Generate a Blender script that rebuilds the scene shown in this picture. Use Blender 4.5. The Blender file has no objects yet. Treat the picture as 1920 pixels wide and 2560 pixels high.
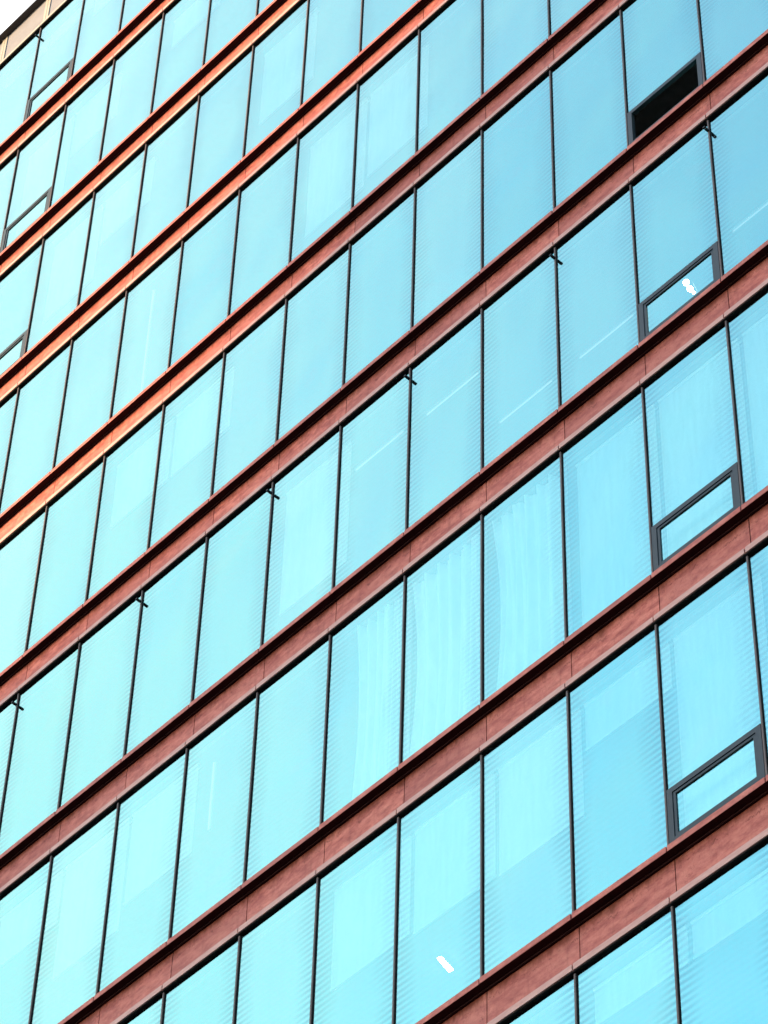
import bpy, bmesh, math, random
from mathutils import Matrix, Vector

scene = bpy.context.scene
COL = scene.collection
random.seed(7)

# ------------------------------------------------------------------ camera, sky, sun, exposure
W = 1.2            # width of one window bay
P = 3.8007         # storey height
Z0 = 55.07         # height of the top edge line (row 0) above the street


def rowz(r):
    return Z0 - r * P


cam_d = bpy.data.cameras.new('camera')
cam = bpy.data.objects.new('camera', cam_d)
COL.objects.link(cam)
Rm = Matrix(((0.68721706, 0.55556853, 0.4680559),
             (0.72613707, -0.54430889, -0.42006284),
             (0.0213933, 0.62854709, -0.77747726)))
cam.matrix_world = Matrix.Translation((17.3366, -16.9392, Z0 - 53.4743)) @ Rm.to_4x4()
cam_d.sensor_fit = 'VERTICAL'
cam_d.sensor_height = 36.0
cam_d.lens = 36.0 * 8940.0 / 2560.0
cam_d.clip_start = 0.1
cam_d.clip_end = 5000
scene.camera = cam

SUN_EL = math.radians(12)
SUN_AZ = math.radians(65)          # from the facade's outward normal towards the left
SD = Vector((-math.sin(SUN_AZ) * math.cos(SUN_EL), -math.cos(SUN_AZ) * math.cos(SUN_EL), math.sin(SUN_EL)))

CLOUD = 2.45
world = bpy.data.worlds.new('World')
scene.world = world
world.use_nodes = True
wn = world.node_tree
bg = wn.nodes['Background']
sky = wn.nodes.new('ShaderNodeTexSky')
sky.sky_type = 'NISHITA'
sky.sun_disc = False
sky.sun_elevation = SUN_EL
sky.sun_rotation = math.radians(180) + SUN_AZ
sky.air_density = 1.0
sky.dust_density = 1.0
sky.ozone_density = 1.0
# a veil of thin white cloud over the left half of the sky
wtc = wn.nodes.new('ShaderNodeTexCoord')
dot = wn.nodes.new('ShaderNodeVectorMath')
dot.operation = 'DOT_PRODUCT'
dot.inputs[1].default_value = (-1.0, 1.0, 0.0)
wn.links.new(wtc.outputs['Generated'], dot.inputs[0])
cn = wn.nodes.new('ShaderNodeTexNoise')
cn.inputs['Scale'].default_value = 5.0
cn.inputs['Detail'].default_value = 5.0
wn.links.new(wtc.outputs['Generated'], cn.inputs['Vector'])
cadd = wn.nodes.new('ShaderNodeMath')
cadd.operation = 'MULTIPLY_ADD'
wn.links.new(cn.outputs[0], cadd.inputs[0])
cadd.inputs[1].default_value = 0.16
wn.links.new(dot.outputs['Value'], cadd.inputs[2])
veil = wn.nodes.new('ShaderNodeMapRange')
veil.interpolation_type = 'SMOOTHSTEP'
veil.inputs['From Min'].default_value = -0.16
veil.inputs['From Max'].default_value = 0.42
veil.inputs['To Max'].default_value = 1.0
wn.links.new(cadd.outputs[0], veil.inputs['Value'])
vmix = wn.nodes.new('ShaderNodeMix')
vmix.data_type = 'RGBA'
wn.links.new(veil.outputs[0], vmix.inputs[0])
wn.links.new(sky.outputs[0], vmix.inputs[6])
vmix.inputs[7].default_value = (CLOUD * 0.97, CLOUD * 0.99, CLOUD, 1)
wn.links.new(vmix.outputs[2], bg.inputs[0])
bg.inputs[1].default_value = 0.15

sun_d = bpy.data.lights.new('sun', 'SUN')
sun_d.energy = 4.3
sun_d.angle = math.radians(0.9)
sun_d.color = (1.0, 0.65, 0.32)
sun = bpy.data.objects.new('sun', sun_d)
COL.objects.link(sun)
sun.rotation_euler = SD.to_track_quat('Z', 'Y').to_euler()

scene.view_settings.view_transform = 'Standard'
scene.view_settings.look = 'None'
scene.view_settings.exposure = 2.5
scene.view_settings.gamma = 1.0
scene.cycles.max_bounces = 10
scene.cycles.transparent_max_bounces = 12


# ------------------------------------------------------------------ material helpers
def new_mat(name):
    m = bpy.data.materials.new(name)
    m.use_nodes = True
    nt = m.node_tree
    nt.nodes.clear()
    out = nt.nodes.new('ShaderNodeOutputMaterial')
    return m, nt, out


def N(nt, t, **kw):
    n = nt.nodes.new('ShaderNode' + t)
    for k, v in kw.items():
        setattr(n, k, v)
    return n


def setv(n, **kw):
    for k, v in kw.items():
        n.inputs[k.replace('_', ' ')].default_value = v
    return n


def L(nt, a, b):
    nt.links.new(a, b)


def math_n(nt, op, a, b=None, clamp=False):
    n = N(nt, 'Math', operation=op, use_clamp=clamp)
    for i, v in enumerate((a, b)):
        if v is None:
            continue
        if isinstance(v, (int, float)):
            n.inputs[i].default_value = v
        else:
            L(nt, v, n.inputs[i])
    return n.outputs[0]


def mixc(nt, fac, a, b, blend='MIX'):
    n = N(nt, 'Mix', data_type='RGBA', blend_type=blend)
    for idx, v in ((0, fac), (6, a), (7, b)):
        if hasattr(v, 'is_linked') or hasattr(v, 'links'):
            L(nt, v, n.inputs[idx])
        elif idx == 0:
            n.inputs[0].default_value = v
        else:
            n.inputs[idx].default_value = (*v, 1.0)
    return n.outputs[2]


def ramp(nt, fac, stops):
    r = N(nt, 'ValToRGB')
    els = r.color_ramp.elements
    els[0].position, els[0].color = stops[0][0], (*stops[0][1], 1)
    els[1].position, els[1].color = stops[-1][0], (*stops[-1][1], 1)
    for p, c in stops[1:-1]:
        e = els.new(p)
        e.color = (*c, 1)
    L(nt, fac, r.inputs[0])
    return r.outputs[0]


def noise(nt, vec, scale, detail=3, rough=0.55, stretch=None):
    if stretch:
        mp = N(nt, 'Mapping')
        mp.inputs['Scale'].default_value = stretch
        L(nt, vec, mp.inputs[0])
        vec = mp.outputs[0]
    n = N(nt, 'TexNoise')
    setv(n, Scale=scale, Detail=detail, Roughness=rough)
    L(nt, vec, n.inputs['Vector'])
    return n.outputs[0]


def grey(v):
    return (v, v, v)


def painted(name, c1, c2, rough=0.5, scale=6.0, stretch=None, spec=0.5, metallic=0.0):
    """a weathered two-tone surface"""
    m, nt, out = new_mat(name)
    tc = N(nt, 'TexCoord')
    f = noise(nt, tc.outputs['Object'], scale, 4, 0.6, stretch)
    c = ramp(nt, f, [(0.3, c1), (0.7, c2)])
    b = N(nt, 'BsdfPrincipled')
    L(nt, c, b.inputs['Base Color'])
    setv(b, Roughness=rough, Metallic=metallic)
    b.inputs['Specular IOR Level'].default_value = spec
    L(nt, b.outputs[0], out.inputs[0])
    return m


def terracotta(name, web):
    """rust-red painted steel: mottled, with a ragged rust line, painted shade and runs under the upper flange"""
    m, nt, out = new_mat(name)
    tc = N(nt, 'TexCoord')
    ob = tc.outputs['Object']
    big = noise(nt, ob, 1.3, 4, 0.6)
    mid = noise(nt, ob, 5.5, 6, 0.68, (1, 1, 2.4))
    fine = noise(nt, ob, 60.0, 4, 0.7)
    base = ramp(nt, mid, [(0.36, (0.270, 0.056, 0.040)), (0.5, (0.450, 0.120, 0.085)), (0.64, (0.590, 0.190, 0.136))])
    base = mixc(nt, math_n(nt, 'MULTIPLY', big, 0.35), base, (0.34, 0.120, 0.112))
    base = mixc(nt, math_n(nt, 'MULTIPLY', math_n(nt, 'SUBTRACT', fine, 0.50, True), 1.6, True), base, (0.17, 0.045, 0.035))
    # paler patches, rain runs and small differences from panel to panel
    pale = math_n(nt, 'MULTIPLY', math_n(nt, 'SUBTRACT', noise(nt, ob, 3.4, 5, 0.7, (1, 1, 1.8)), 0.52, True), 4.0, True)
    base = mixc(nt, math_n(nt, 'MULTIPLY', pale, 0.55), base, (0.66, 0.260, 0.185))
    run = math_n(nt, 'MULTIPLY', math_n(nt, 'SUBTRACT', noise(nt, ob, 7.0, 3, 0.6, (2.2, 1, 0.22)), 0.56, True), 5.0, True)
    base = mixc(nt, math_n(nt, 'MULTIPLY', run, 0.45), base, (0.19, 0.048, 0.034))
    sp = N(nt, 'SeparateXYZ')
    L(nt, ob, sp.inputs[0])
    oi = N(nt, 'ObjectInfo')
    pn = N(nt, 'TexWhiteNoise', noise_dimensions='1D')
    L(nt, math_n(nt, 'ADD', math_n(nt, 'FLOOR', math_n(nt, 'DIVIDE', sp.outputs[0], 1.2)), math_n(nt, 'MULTIPLY', oi.outputs['Random'], 771.0)), pn.inputs['W'])
    base = mixc(nt, math_n(nt, 'MULTIPLY', pn.outputs[0], 0.48), base, (0.27, 0.085, 0.070))
    if web:
        sx = N(nt, 'SeparateXYZ')
        L(nt, ob, sx.inputs[0])
        zz = sx.outputs[2]
        # rust plus painted flange shade, ragged edge between 0.07 and ~0.2 m below the top line
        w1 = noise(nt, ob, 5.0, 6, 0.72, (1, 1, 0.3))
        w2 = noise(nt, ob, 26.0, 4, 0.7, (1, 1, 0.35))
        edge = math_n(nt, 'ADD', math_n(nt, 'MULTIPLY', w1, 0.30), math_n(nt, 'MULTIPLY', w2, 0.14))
        d = math_n(nt, 'ADD', zz, math_n(nt, 'ADD', edge, -0.035))        # >0 inside the rust and shade band
        rust_and_shade = math_n(nt, 'MULTIPLY', d, 9.0, True)
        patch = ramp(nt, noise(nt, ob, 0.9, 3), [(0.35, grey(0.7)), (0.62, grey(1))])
        rust_and_shade = math_n(nt, 'MULTIPLY', rust_and_shade, patch)
        base = mixc(nt, math_n(nt, 'MULTIPLY', rust_and_shade, 0.9), base, (0.095, 0.020, 0.008))  # rust tone darkened to carry the occlusion shade below the flange
        # darker broken outline of the rust and shade band
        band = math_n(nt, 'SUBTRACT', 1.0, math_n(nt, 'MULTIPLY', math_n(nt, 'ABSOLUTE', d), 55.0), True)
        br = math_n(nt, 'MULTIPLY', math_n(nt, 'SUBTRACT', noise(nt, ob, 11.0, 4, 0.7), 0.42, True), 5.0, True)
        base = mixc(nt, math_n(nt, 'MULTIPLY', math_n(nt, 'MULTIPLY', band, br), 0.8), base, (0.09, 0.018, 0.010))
        # scribbled scratches / insect-like marks
        vt = N(nt, 'TexNoise')
        setv(vt, Scale=5.0, Detail=2.0, Roughness=0.5, Distortion=2.5)
        L(nt, ob, vt.inputs['Vector'])
        ln = math_n(nt, 'SUBTRACT', 1.0, math_n(nt, 'MULTIPLY', math_n(nt, 'ABSOLUTE', math_n(nt, 'SUBTRACT', vt.outputs[0], 0.5)), 90.0), True)
        gate = math_n(nt, 'MULTIPLY', math_n(nt, 'SUBTRACT', noise(nt, ob, 2.1, 3), 0.55, True), 9.0, True)
        base = mixc(nt, math_n(nt, 'MULTIPLY', math_n(nt, 'MULTIPLY', ln, gate), 0.8), base, (0.14, 0.03, 0.025))
    b = N(nt, 'BsdfPrincipled')
    L(nt, base, b.inputs['Base Color'])
    setv(b, Roughness=0.5)
    b.inputs['Specular IOR Level'].default_value = 0.12
    bp = N(nt, 'Bump')
    setv(bp, Strength=0.25, Distance=0.01)
    L(nt, mid, bp.inputs['Height'])
    L(nt, bp.outputs[0], b.inputs['Normal'])
    L(nt, b.outputs[0], out.inputs[0])
    return m


def reflective_glass(name, lo, hi, trans, stripes=True):
    """solar-control glass: tinted mirror coat over a clear tinted body, clear surface reflection on top,
    with the strain pattern of toughened glass along its edges"""
    m, nt, out = new_mat(name)
    tc = N(nt, 'TexCoord')
    ob = tc.outputs['Object']
    oi = N(nt, 'ObjectInfo')
    rnd = oi.outputs['Random']
    sx = N(nt, 'SeparateXYZ')
    L(nt, ob, sx.inputs[0])
    x, z = sx.outputs[0], sx.outputs[2]
    tint = mixc(nt, rnd, lo, hi)
    # bowing of the pane + roller waves
    off = N(nt, 'CombineXYZ')
    L(nt, math_n(nt, 'MULTIPLY', rnd, 57.0), off.inputs[0])
    L(nt, math_n(nt, 'MULTIPLY', rnd, 91.0), off.inputs[2])
    ad = N(nt, 'VectorMath', operation='ADD')
    L(nt, ob, ad.inputs[0])
    L(nt, off.outputs[0], ad.inputs[1])
    bow = noise(nt, ad.outputs[0], 0.55, 1, 0.4)
    bp = N(nt, 'Bump')
    setv(bp, Strength=1.0, Distance=0.035)
    r2 = N(nt, 'TexWhiteNoise', noise_dimensions='1D')
    L(nt, math_n(nt, 'MULTIPLY', rnd, 313.0), r2.inputs['W'])
    tilt = math_n(nt, 'ADD', math_n(nt, 'MULTIPLY', x, math_n(nt, 'SUBTRACT', rnd, 0.5)),
                  math_n(nt, 'MULTIPLY', z, math_n(nt, 'SUBTRACT', r2.outputs[0], 0.5)))
    L(nt, math_n(nt, 'ADD', bow, math_n(nt, 'MULTIPLY', tilt, 0.4)), bp.inputs['Height'])
    if stripes:
        wob = noise(nt, ad.outputs[0], 2.2, 2)
        ph = math_n(nt, 'ADD', math_n(nt, 'MULTIPLY', z, 76.0), math_n(nt, 'MULTIPLY', wob, 3.0))
        st = math_n(nt, 'ADD', math_n(nt, 'MULTIPLY', math_n(nt, 'SINE', ph), 0.5), 0.5)
        ex = math_n(nt, 'MINIMUM', x, math_n(nt, 'SUBTRACT', 1.2, x))
        wvar = math_n(nt, 'ADD', math_n(nt, 'MULTIPLY', noise(nt, ad.outputs[0], 1.1, 2), 0.55), 0.02)
        em = math_n(nt, 'SUBTRACT', 1.0, math_n(nt, 'DIVIDE', ex, wvar), True)
        em = math_n(nt, 'ADD', em, math_n(nt, 'MULTIPLY', noise(nt, ad.outputs[0], 0.8, 2), 0.17))
        amp = math_n(nt, 'MULTIPLY', math_n(nt, 'MULTIPLY', em, st), 1.0, True)
        tint = mixc(nt, amp, tint, tuple(c * k for c, k in zip(lo, (0.42, 0.64, 0.72))))
        # faint dirt runs and specks
        run = noise(nt, ad.outputs[0], 5.0, 3, 0.6, (6, 1, 0.25))
        tint = mixc(nt, math_n(nt, 'MULTIPLY', math_n(nt, 'SUBTRACT', run, 0.5, True), 0.5), tint, tuple(c * 0.8 for c in lo))
    mirror = N(nt, 'BsdfGlossy')
    mirror.inputs['Roughness'].default_value = 0.012
    L(nt, tint, mirror.inputs['Color'])
    L(nt, bp.outputs[0], mirror.inputs['Normal'])
    body = N(nt, 'BsdfTransparent')
    body.inputs[0].default_value = (0.80, 0.97, 0.97, 1)
    mx = N(nt, 'MixShader')
    mx.inputs[0].default_value = trans
    L(nt, mirror.outputs[0], mx.inputs[1])
    L(nt, body.outputs[0], mx.inputs[2])
    clear = N(nt, 'BsdfGlossy')
    clear.inputs['Roughness'].default_value = 0.01
    clear.inputs['Color'].default_value = (1, 1, 1, 1)
    L(nt, bp.outputs[0], clear.inputs['Normal'])
    fr = N(nt, 'Fresnel')
    fr.inputs[0].default_value = 1.5
    mx2 = N(nt, 'MixShader')
    L(nt, fr.outputs[0], mx2.inputs[0])
    L(nt, mx.outputs[0], mx2.inputs[1])
    L(nt, clear.outputs[0], mx2.inputs[2])
    L(nt, mx2.outputs[0], out.inputs[0])
    return m


def clear_back(name):
    m, nt, out = new_mat(name)
    b = N(nt, 'BsdfTransparent')
    b.inputs[0].default_value = (0.97, 1, 1, 1)
    L(nt, b.outputs[0], out.inputs[0])
    return m


def cloth(name, c, trl):
    m, nt, out = new_mat(name)
    tc = N(nt, 'TexCoord')
    f = noise(nt, tc.outputs['Object'], 3.0, 3, 0.6, (4, 1, 0.6))
    col = ramp(nt, f, [(0.3, tuple(v * 0.88 for v in c)), (0.7, c)])
    d = N(nt, 'BsdfDiffuse')
    t = N(nt, 'BsdfTranslucent')
    L(nt, col, d.inputs[0])
    L(nt, col, t.inputs[0])
    mx = N(nt, 'MixShader')
    mx.inputs[0].default_value = trl
    L(nt, d.outputs[0], mx.inputs[1])
    L(nt, t.outputs[0], mx.inputs[2])
    L(nt, mx.outputs[0], out.inputs[0])
    return m


def lamp_mat(name, c, s):
    m, nt, out = new_mat(name)
    e = N(nt, 'Emission')
    e.inputs[0].default_value = (*c, 1)
    e.inputs[1].default_value = s
    L(nt, e.outputs[0], out.inputs[0])
    return m


M = {}
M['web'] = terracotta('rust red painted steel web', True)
M['flange'] = terracotta('rust red painted steel flange', False)
M['lip'] = painted('dusty weathered red steel edge', (0.36, 0.165, 0.13), (0.48, 0.265, 0.215), 0.55, 5.0, (1, 1, 4))
M['soffit_shade'] = painted('dark maroon soffit shade', (0.014, 0.0030, 0.0035), (0.022, 0.0045, 0.005), 0.8, 8.0, spec=0.1)  # near-black tone paints in the shade under the upper flange
M['beige'] = painted('beige stone panel', (0.135, 0.135, 0.150), (0.17, 0.17, 0.185), 0.7, 3.0)
M['cream'] = painted('cream metal trim', (0.26, 0.235, 0.19), (0.31, 0.28, 0.23), 0.5, 6.0)
M['coping'] = painted('black metal coping', (0.010, 0.009, 0.011), (0.018, 0.015, 0.018), 0.5, 4.0)
M['cap'] = painted('brown grey anodised mullion', (0.050, 0.036, 0.034), (0.120, 0.084, 0.074), 0.5, 3.0, (1, 1, 0.5), spec=0.25)
M['gasket'] = painted('black rubber gasket', (0.004, 0.004, 0.005), (0.010, 0.009, 0.010), 0.7, 20.0, spec=0.08)
M['frame'] = painted('slate grey aluminium', (0.016, 0.026, 0.031), (0.026, 0.037, 0.043), 0.45, 4.0, spec=0.2)
M['steel'] = painted('dark steel', (0.006, 0.008, 0.010), (0.012, 0.014, 0.016), 0.5, 30.0, spec=0.15)
M['glass'] = reflective_glass('cyan mirror glass', (0.14, 0.85, 0.79), (0.21, 0.88, 0.81), 0.50)
M['ventglass'] = reflective_glass('cyan vent glass', (0.18, 0.85, 0.77), (0.22, 0.89, 0.79), 0.48)
M['back'] = clear_back('inner glass face')
M['dark_in'] = painted('dark office wall', (0.02, 0.02, 0.022), (0.03, 0.03, 0.032), 0.8)
M['ceil'] = painted('grey ceiling tile', (0.20, 0.19, 0.18), (0.26, 0.25, 0.24), 0.8)
M['slab'] = painted('concrete slab', (0.10, 0.10, 0.10), (0.14, 0.14, 0.14), 0.8)
M['blind'] = cloth('white blind fabric', (0.80, 0.80, 0.78), 0.25)
M['curtain'] = cloth('white sheer curtain', (0.92, 0.92, 0.90), 0.12)
M['alu'] = painted('white painted aluminium', (0.70, 0.70, 0.70), (0.78, 0.78, 0.78), 0.4)
M['asphalt'] = painted('asphalt', (0.04, 0.04, 0.042), (0.06, 0.06, 0.062), 0.9, 0.6)
M['paving'] = painted('grey paving', (0.16, 0.155, 0.15), (0.22, 0.21, 0.20), 0.85, 1.5)
M['brick'] = painted('dark brick of added shade block', (0.16, 0.10, 0.08), (0.22, 0.14, 0.11), 0.85, 0.5)
M['stone'] = painted('grey stone cladding', (0.22, 0.21, 0.20), (0.30, 0.29, 0.27), 0.8, 0.4)
M['darkglass'] = painted('dark window glass', (0.01, 0.015, 0.02), (0.02, 0.025, 0.03), 0.05, 1.0)
M['tube'] = lamp_mat('lit fluorescent tube', (1.0, 1.0, 0.97), 0.085)
M['panel'] = lamp_mat('lit ceiling panel', (1.0, 0.97, 0.95), 12.0)
M['bulb'] = lamp_mat('lit spot bulb', (1.0, 0.90, 0.74), 7.0)


# ------------------------------------------------------------------ mesh helpers
class MB:
    def __init__(s):
        s.v, s.f, s.mi = [], [], []

    def box(s, x0, x1, y0, y1, z0, z1, mi=0, front_mi=None):
        """front_mi: material of every face but the +Y one"""
        b = len(s.v)
        s.v += [(x0, y0, z0), (x1, y0, z0), (x1, y1, z0), (x0, y1, z0),
                (x0, y0, z1), (x1, y0, z1), (x1, y1, z1), (x0, y1, z1)]
        for k, q in enumerate(((0, 3, 2, 1), (4, 5, 6, 7), (0, 1, 5, 4), (1, 2, 6, 5), (2, 3, 7, 6), (3, 0, 4, 7))):
            s.f.append(tuple(b + i for i in q))
            s.mi.append(mi if (front_mi is None or k == 2) else front_mi)
        return s

    def frame(s, x0, x1, z0, z1, t, y0, y1, mi=0):
        """four butted bars"""
        s.box(x0, x0 + t, y0, y1, z0, z1, mi)
        s.box(x1 - t, x1, y0, y1, z0, z1, mi)
        s.box(x0 + t, x1 - t, y0, y1, z0, z0 + t, mi)
        s.box(x0 + t, x1 - t, y0, y1, z1 - t, z1, mi)
        return s

    def tube(s, p0, p1, r, n=10, mi=0):
        p0, p1 = Vector(p0), Vector(p1)
        d = (p1 - p0).normalized()
        a = d.orthogonal().normalized()
        c = d.cross(a)
        b = len(s.v)
        for p in (p0, p1):
            for k in range(n):
                t = 2 * math.pi * k / n
                s.v.append(tuple(p + a * (r * math.cos(t)) + c * (r * math.sin(t))))
        for k in range(n):
            j = (k + 1) % n
            s.f.append((b + k, b + j, b + n + j, b + n + k)); s.mi.append(mi)
        s.f.append(tuple(b + k for k in reversed(range(n)))); s.mi.append(mi)
        s.f.append(tuple(b + n + k for k in range(n))); s.mi.append(mi)
        return s

    def build(s, name, mats, parent=None, loc=(0, 0, 0)):
        me = bpy.data.meshes.new(name)
        me.from_pydata(s.v, [], s.f)
        if not isinstance(mats, (list, tuple)):
            mats = [mats]
        for m in mats:
            me.materials.append(m)
        for p, i in zip(me.polygons, s.mi):
            p.material_index = i
        me.update()
        o = bpy.data.objects.new(name, me)
        COL.objects.link(o)
        if parent:
            o.parent = parent
        o.location = loc
        return o


def tag(o, label=None, cat=None, group=None, kind=None):
    for k, v in (('label', label), ('category', cat), ('group', group), ('kind', kind)):
        if v:
            o[k] = v
    return o


def empty(name, loc):
    o = bpy.data.objects.new(name, None)
    COL.objects.link(o)
    o.location = loc
    return o


def copy_tree(o, parent=None):
    c = o.copy()
    COL.objects.link(c)
    if parent:
        c.parent = parent
    for ch in o.children:
        copy_tree(ch, c)
    return c


# ------------------------------------------------------------------ street
tag(MB().box(-2500, 2500, -2500, 2500, -0.5, 0.0).build('ground', M['asphalt']), kind='structure')
tag(MB().box(-60, 60, -6.0, -0.3, 0.004, 0.13).build('pavement', M['paving']), kind='structure')

# ------------------------------------------------------------------ the office building
bld = empty('office_building', (0, 0, 0))
tag(bld, 'glass office facade of cyan mirrored windows between rust red steel beams, seen from below', 'building')

C_MIN, C_MAX = -18, 8
R_MAX = 13
X0, X1 = C_MIN * W, C_MAX * W
ZB = -0.675                       # bottom of a beam below its row line
GY = 0.045                        # glass plane (front face) behind the beam front
FLY = 0.0

VENTS = {(7, 2), (6, 2), (5, 2), (4, 2), (0, -9), (1, -9), (2, -9), (3, -9), (3, 2)}
OPEN = (4, 2)
GAP = 0.006


def joint_jitter(r, c):
    return 0.0


def beam(r):
    z = rowz(r)
    web, top, bot = MB(), MB(), MB()
    for c in range(C_MIN, C_MAX):
        a, b = c * W + GAP, (c + 1) * W - GAP
        web.box(a, b, 0.105, 0.115, -0.605, -0.002)
        dy = random.uniform(-0.0015, 0.0015)
        top.box(a + 0.002, b - 0.002, 0.0 + dy, 0.20, -0.036, 0.036)
        bot.box(a + 0.002, b - 0.002, 0.0 + dy, 0.16, -0.675, -0.600, 0)
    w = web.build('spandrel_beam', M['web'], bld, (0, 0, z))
    top.build('upper_flange', M['flange'], w)
    bot.build('lower_flange', M['lip'], w)
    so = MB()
    so.box(X0, X1, 0.003, 0.0800, -0.0390, -0.0365)  # dark strip standing in for shade on the flange's underside
    so.box(X0, X1, 0.0800, 0.1045, -0.0640, -0.0365)  # dark strip standing in for the flange's shade on the web top
    so.build('soffit_shade_strip', M['soffit_shade'], w)
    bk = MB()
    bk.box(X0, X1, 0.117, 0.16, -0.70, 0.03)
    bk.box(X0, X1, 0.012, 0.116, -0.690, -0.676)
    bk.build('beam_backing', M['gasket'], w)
    return w


for r in range(1, R_MAX + 1):
    beam(r)

# beige parapet band with a black coping
pz = rowz(0)
pm = MB()
tr = MB()
for c in range(C_MIN, C_MAX):
    a, b = c * W, (c + 1) * W
    pm.box(a + 0.075, b - 0.075, 0.095, 0.14, -0.605, 0.438)
    tr.box(a - 0.069, a - 0.006, 0.083, 0.14, -0.600, 0.4385)
    tr.box(a + 0.006, a + 0.069, 0.083, 0.14, -0.600, 0.4385)
    tr.box(a + 0.004, b - 0.004, 0.0, 0.16, -0.675, -0.602)
par = pm.build('parapet', M['beige'], bld, (0, 0, pz))
tr.build('parapet_trim', M['cream'], par)
cp = MB()
cp.box(X0, X1, -0.02, 0.9, 0.44, 0.475)
cp.box(X0, X1, 0.16, 0.9, 0.475, 0.52)
cp.build('coping', M['coping'], par)
MB().box(X0, X1, 0.142, 0.9, -0.70, 0.437).box(X0, X1, 0.012, 0.141, -0.69, -0.677).build('parapet_backing', M['gasket'], par)


def pane_mesh(mb, x0, x1, z0, z1, y=GY):
    mb.box(x0, x1, y, y + 0.010, z0, z1, 0, 1)


ZT, ZBOT = -0.700, -P + 0.036     # top and bottom of a window below its row line
CAPW, GW = 0.0090, 0.0148           # half widths of cap and gasket strip


def mullion_mesh(split=False):
    g = MB()
    g.box(-GW, GW, 0.038, 0.075, ZBOT, ZT)              # black gasket strip
    g.box(-CAPW, CAPW, 0.024, 0.0375, ZBOT, ZT - 0.004, 1)
    return g


mull_proto = mullion_mesh().build('mullion', [M['gasket'], M['cap']])


def window(r, c):
    z = rowz(r)
    vent = (r, c) in VENTS
    x0, x1 = GW + 0.001, W - GW - 0.001
    mb = MB()
    pane_mesh(mb, x0, x1, ZBOT + (0.735 if vent else 0.0), ZT)
    w = mb.build('window', [M['glass'], M['back']], bld, (c * W, 0, z))
    m = mull_proto.copy()
    COL.objects.link(m)
    m.parent = w
    if vent:
        zb = ZBOT
        f = MB()
        zt = zb + 0.728
        f.frame(x0 + 0.002, x1 - 0.002, zb + 0.01, zt, 0.066, 0.026, 0.075)
        f.build('vent_frame', M['frame'], w)
        if (r, c) == OPEN:
                # sash let down inwards on its bottom edge
            s = MB()
            s.frame(-0.5, 0.5, 0.0, 0.56, 0.04, -0.02, 0.02)
            sh = s.build('vent_sash', M['frame'], w, ((x0 + x1) / 2, 0.10, zb + 0.10))
            sh.rotation_euler = (math.radians(-46), 0, 0)
            q = MB()
            pane_mesh(q, -0.459, 0.459, 0.041, 0.519, -0.006)
            qq = q.build('vent_pane', [M['ventglass'], M['back']], w, ((x0 + x1) / 2, 0.10, zb + 0.10))
            qq.rotation_euler = (math.radians(-46), 0, 0)
        else:
            s = MB()
            s.frame(x0 + 0.074, x1 - 0.074, zb + 0.083, zt - 0.073, 0.030, 0.034, 0.07)
            s.build('vent_sash', M['frame'], w)
            g = MB()
            g.frame(x0 + 0.0685, x1 - 0.0685, zb + 0.0765, zt - 0.0665, 0.006, 0.05, 0.07)
            g.build('vent_gasket', M['gasket'], w)
            q = MB()
            pane_mesh(q, x0 + 0.105, x1 - 0.105, zb + 0.114, zt - 0.104, 0.047)
            q.build('vent_pane', [M['ventglass'], M['back']], w)
    return w


VIS = {0: (-11, -6), 1: (-11, -4), 2: (-10, -2), 3: (-9, 1), 4: (-8, 3), 5: (-8, 3), 6: (-7, 3), 7: (-5, 3), 8: (-1, 3)}
rest, restm = MB(), MB()
for r in range(0, R_MAX + 1):
    lo, hi = VIS.get(r, (99, -99))
    for c in range(C_MIN, C_MAX):
        if lo <= c <= hi:
            w = window(r, c)
            if (r, c) == OPEN:
                w['label'] = 'window with its low vent standing open and black'
            elif (r, c) in VENTS:
                w['label'] = 'window with a grey framed vent at its foot'
        else:
            z = rowz(r)
            x = c * W
            rest.box(x + GW + 0.001, x + W - GW - 0.001, GY, GY + 0.01, z + ZBOT, z + ZT, 0, 1)
            restm.box(x - GW, x + GW, 0.038, 0.075, z + ZBOT, z + ZT, 0)
            restm.box(x - CAPW, x + CAPW, 0.024, 0.0375, z + ZBOT, z + ZT - 0.004, 1)
tag(rest.build('outer_windows', [M['glass'], M['back']], bld), kind='stuff')
tag(restm.build('outer_mullions', [M['gasket'], M['cap']], bld), kind='stuff')
bpy.data.objects.remove(mull_proto)

# rope anchors: a slotted plate that sticks out from the mullion
anc = MB()
anc.box(-0.015, 0.015, -0.022, 0.023, -0.011, 0.011)
anc.box(-0.015, -0.006, -0.040, -0.022, -0.011, 0.011)
anc.box(0.006, 0.015, -0.040, -0.022, -0.011, 0.011)
anc.box(-0.015, 0.015, -0.052, -0.040, -0.011, 0.011)
anc_p = anc.build('rope_anchor', M['steel'], bld)
first = True
for r, c, dz in ((5, -7, -0.92), (5, -5, -0.92), (5, -3, -0.92), (5, -1, -0.92), (5, 1, -0.92), (5, 3, -0.92), (0, -9, -1.02), (0, -7, -1.02)):
    a = anc_p if first else anc_p.copy()
    if not first:
        COL.objects.link(a)
    first = False
    a.parent = bld
    a.location = (c * W, 0.0, rowz(r) + dz)

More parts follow.
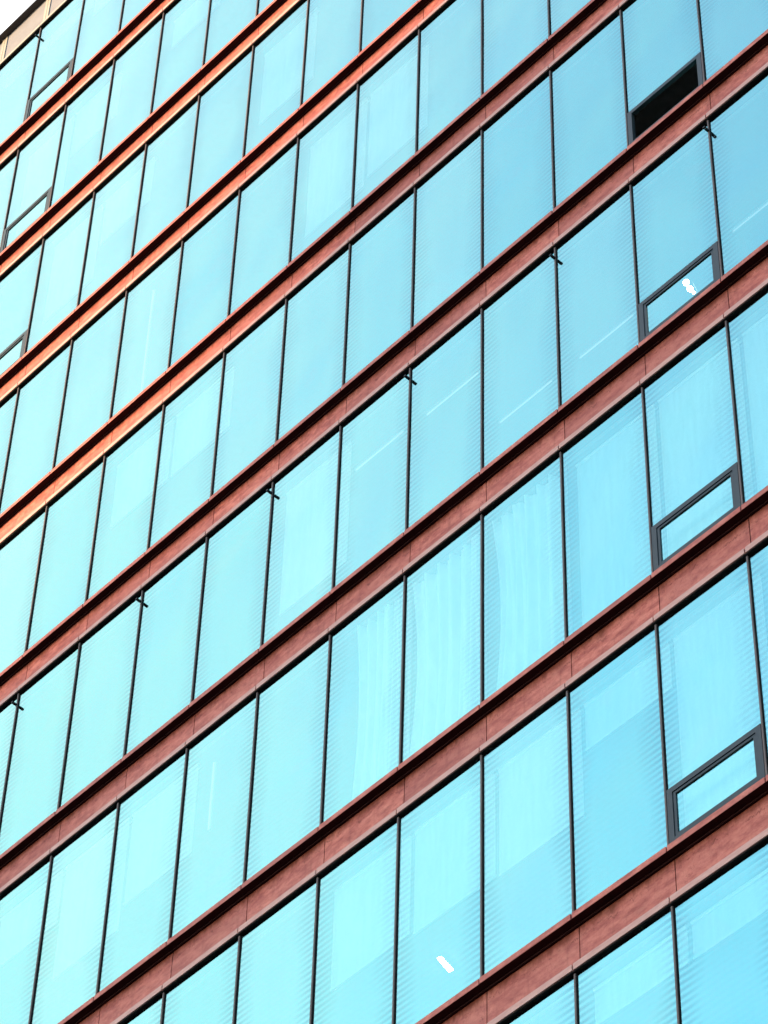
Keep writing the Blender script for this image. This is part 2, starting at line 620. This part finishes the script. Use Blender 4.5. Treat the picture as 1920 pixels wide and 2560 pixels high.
# floors and rooms behind the glass
fl, ce = MB(), MB()
for r in range(0, R_MAX + 2):
    z = rowz(r)
    fl.box(X0, X1, 0.30, 9.0, z - 0.25, z + 0.02)
    ce.box(X0, X1, 0.30, 9.0, z - 0.76, z - 0.74)
    ce.box(X0, X1, 0.165, 0.30, z - 0.76, z + 0.02)
fl.build('floor_slab', M['slab'], bld)
ce.build('ceiling', M['ceil'], bld)
MB().box(X0, X1, 9.0, 9.3, 0, Z0 + 0.5).build('core_wall', M['dark_in'], bld)
MB().box(X0 - 0.3, X0, 0.05, 9.3, 0, Z0 + 0.5).box(X1, X1 + 0.3, 0.05, 9.3, 0, Z0 + 0.5).build('end_wall', M['dark_in'], bld)
MB().box(X0, X1, 0.9, 9.0, Z0 + 0.02, Z0 + 0.3).build('roof', M['slab'], bld)
MB().box(X0, X1, 0.05, 0.4, 0, rowz(R_MAX + 1) + 0.03).build('plinth', M['stone'], bld)

# ------------------------------------------------------------------ things behind the glass
BY = 0.25


def row_name(r):
    return ('top', 'second', 'third', 'fourth', 'fifth', 'sixth', 'seventh', 'eighth', 'ninth')[r]


def blind(r, c, drop, left=0.0, right=0.0, top=-0.78):
    """roller blind drawn down to `drop` below the row line"""
    t = empty('roller_blind', (c * W + W / 2, BY, rowz(r) + top))
    a, b = -W / 2 + 0.03 + left, W / 2 - 0.03 - right
    ln = top - drop
    MB().box(a, b, -0.003, 0.003, -ln, -0.03).build('fabric', M['blind'], t)
    MB().box(a, b, -0.012, 0.012, -ln - 0.03, -ln - 0.001).build('bottom_bar', M['alu'], t)
    MB().tube((a, 0.012, 0.0), (b, 0.012, 0.0), 0.034).build('roller', M['alu'], t)
    return t


def place(r, c):
    lo, hi = SEEN[r]
    k = c - lo
    if k <= (hi - lo) / 2:
        return ('leftmost window', 'second window from left', 'third window from left', 'fourth window from left', 'fifth window from left', 'sixth window from left')[k]
    return ('rightmost window', 'second window from right', 'third window from right', 'fourth window from right', 'fifth window from right', 'sixth window from right')[hi - c]


SEEN = {0: (-10, -7), 1: (-10, -4), 2: (-9, -2), 3: (-9, 1), 4: (-8, 3), 5: (-8, 3), 6: (-7, 3), 7: (-5, 3), 8: (0, 3)}
BL = [  # row, col, drop, label
    (2, -4, -2.62), (1, -8, -2.01), (1, -9, -3.0), (1, -6, -1.55), (2, -7, -1.9), (2, -8, -2.7), (6, -5, -2.21), (6, -6, -2.55), (6, -7, -1.6),
    (4, -6, -2.05), (4, -5, -2.05), (3, -3, -2.9), (3, -2, -2.75), (6, 1, -3.7), (6, 2, -3.7), (6, 3, -3.7), (7, 1, -1.4), (7, 2, -3.7),
    (7, 0, -2.25), (7, -1, -2.2), (7, -2, -2.15), (5, -3, -3.0), (2, -2, -1.7), (8, 1, -1.2), (8, 2, -1.2), (8, 3, -1.25), (0, -8, -1.5), (0, -10, -1.1), (0, -9, -1.1)]
for r, c, d in BL:
    amt = 'fully drawn' if d < -3.2 else ('lowered three quarters' if d < -2.45 else ('half lowered' if d < -1.8 else 'barely lowered'))
    t = blind(r, c, d)
    tag(t, 'x', 'blind', 'roller blinds behind the windows')
    t['label'] = 'white roller blind %s behind glass, %s row, %s' % (amt, row_name(r), place(r, c))


def curtain(r, c, x0, x1, seed):
    rnd = random.Random(seed)
    mb = MB()
    n = 90
    ph = [rnd.uniform(0, 6.28) for _ in range(4)]
    zt, zb = -0.80, -P + 0.06
    rows = 8
    for j in range(rows + 1):
        t = j / rows
        for i in range(n + 1):
            u = i / n
            flare = 1.0 - 0.10 * math.sin(math.pi * t) * (1 - u)
            x = x1 - (x1 - x0) * (1 - u) * flare
            y = 0.042 * math.sin(u * 38 + ph[0] + 0.7 * t) + 0.022 * math.sin(u * 71 + ph[1] - 0.8 * t) + 0.012 * math.sin(u * 17 + ph[2])
            mb.v.append((x, y, (zt + (zb - zt) * t)))
    for j in range(rows):
        for i in range(n):
            a = j * (n + 1) + i
            mb.f.append((a, a + 1, a + n + 2, a + n + 1))
            mb.mi.append(0)
    o = mb.build('curtain', M['curtain'], None, (c * W, 0.165, rowz(r)))
    so = o.modifiers.new('thickness', 'SOLIDIFY')
    so.thickness = 0.002
    for p in o.data.polygons:
        p.use_smooth = True
    return o


for c, x0, x1, lab in ((-2, 0.30, 1.17, 'sheer white curtain gathered to the right behind the leftmost curtained window'),
                       (-1, 0.05, 1.17, 'sheer white curtain across the middle one of the three curtained windows'),
                       (0, 0.08, 1.17, 'sheer white curtain with spreading folds behind the rightmost curtained window')):
    tag(curtain(6, c, x0, x1, c + 20), lab, 'curtain', 'curtains behind the windows')


def tube_lamp(x0, x1, y, z, lab, vertical=False):
    t = empty('tube_lamp', ((x0 + x1) / 2, y, z))
    h = (x1 - x0) / 2
    if vertical:
        MB().box(-0.02, 0.02, 0.012, 0.04, -vertical, 0).build('housing', M['alu'], t)
        MB().tube((0, 0, -vertical + 0.02), (0, 0, -0.02), 0.006).build('tube', M['tube'], t)
    else:
        MB().box(-h, h, -0.02, 0.02, 0.012, 0.05).build('housing', M['alu'], t)
        MB().tube((-h + 0.02, 0, 0), (h - 0.02, 0, 0), 0.006).build('tube', M['tube'], t)
    tag(t, lab, 'lamp', 'tube lamps in the rooms')


yl = rowz(5) - 0.75 - 0.05
tube_lamp(-2.72, -1.86, 0.57, yl, 'thin lit tube lamp behind the sixth row, the leftmost of four in a line')
tube_lamp(-1.52, -0.62, 0.60, yl, 'thin lit tube lamp behind the sixth row, left of the middle mullion')
tube_lamp(0.33, 1.23, 1.30, yl, 'thin lit tube lamp behind the sixth row, beside the vented window')
tube_lamp(2.80, 3.50, 1.27, yl, 'thin lit tube lamp behind the sixth row, nearest the right edge')
tube_lamp(-1.0, -0.1, 1.30, yl, 'thin lit tube lamp behind the sixth row, right of the middle mullion')
tube_lamp(-6.9, -6.8, 0.24, rowz(3) - 0.8, 'upright lit tube lamp behind a left hand pane of the fourth row', 2.6)
tube_lamp(-4.6, -4.5, 0.24, rowz(6) - 0.95, 'upright lit tube lamp behind a left hand pane of the seventh row', 1.1)

t = empty('ceiling_lamp', (-2.33, 1.785, rowz(7) - 0.765))
t.rotation_euler.z = math.radians(14.6)
MB().box(-0.036, 0.036, -0.125, 0.125, -0.02, 0.0).build('housing', M['alu'], t)
MB().box(-0.024, 0.024, -0.118, 0.118, -0.026, -0.0205).build('diffuser', M['panel'], t)
tag(t, 'small bright rectangular ceiling lamp shining through a pane near the bottom', 'lamp')

t = empty('spot_lamp', (2.85, 0.4, rowz(5) - 2.55))
for i, (x, y, z, rr) in enumerate(((2.799, 0.4, Z0 - 21.646, 0.036), (2.846, 0.4, Z0 - 21.809, 0.034), (2.896, 0.4, Z0 - 21.931, 0.018))):
    bm = bmesh.new()
    bmesh.ops.create_uvsphere(bm, u_segments=16, v_segments=10, radius=rr)
    me = bpy.data.meshes.new('bulb')
    bm.to_mesh(me)
    bm.free()
    me.materials.append(M['bulb'])
    o = bpy.data.objects.new('bulb', me)
    COL.objects.link(o)
    o.parent = t
    o.location = (x - 2.85, 0, z - t.location.z)
MB().tube((-0.08, 0.05, 0.26), (0.06, 0.05, -0.30), 0.012).tube((0.06, 0.05, -0.30), (0.06, 0.05, -1.1), 0.012).build('lamp_stem', M['steel'], t)
tag(t, 'lamp with three bright white bulbs glowing behind the vent glass at right', 'lamp')

# ------------------------------------------------------------------ unseen blocks added across the street to keep sun off the lower right of the facade
def block(name, x0, x1, y0, y1, h, wallm, lab):
    b = empty(name, ((x0 + x1) / 2, (y0 + y1) / 2, 0))
    hx, hy = (x1 - x0) / 2, (y1 - y0) / 2
    w = MB()
    w.box(-hx, hx, -hy, hy, 0, h)
    w.build('wall', wallm, b)
    p = MB()
    p.box(-hx - 0.2, hx + 0.2, hy + 0.001, hy + 0.3, h - 0.5, h + 0.4)
    p.box(-hx - 0.2, hx + 0.2, -hy - 0.3, -hy - 0.001, h - 0.5, h + 0.4)
    p.build('shade_block_cornice', M['stone'], b)
    g = MB()
    k = 0
    z = 4.0
    while z < h - 3:
        x = -hx + 1.2
        while x < hx - 2:
            g.box(x, x + 1.6, hy + 0.002, hy + 0.05, z, z + 1.9)
            x += 3.0
        z += 3.4
    tag(g.build('window', M['darkglass'], b), kind='stuff')
    tag(b, lab, 'building')


DX = 60.0 * math.tan(SUN_AZ)
DZ = 60.0 / math.cos(SUN_AZ) * math.tan(SUN_EL)
block('shade_tower', -4.2 * W - DX, 14.0 - DX, -80, -60, rowz(3.2) + DZ, M['stone'], 'added unseen grey stone tower that shades the glass facade')
block('shade_brick_block', -60.0 - DX, -4.4 * W - DX, -80, -60, rowz(5.0) + DZ, M['brick'], 'added unseen dark brick block, lower than the grey tower, that shades the facade')
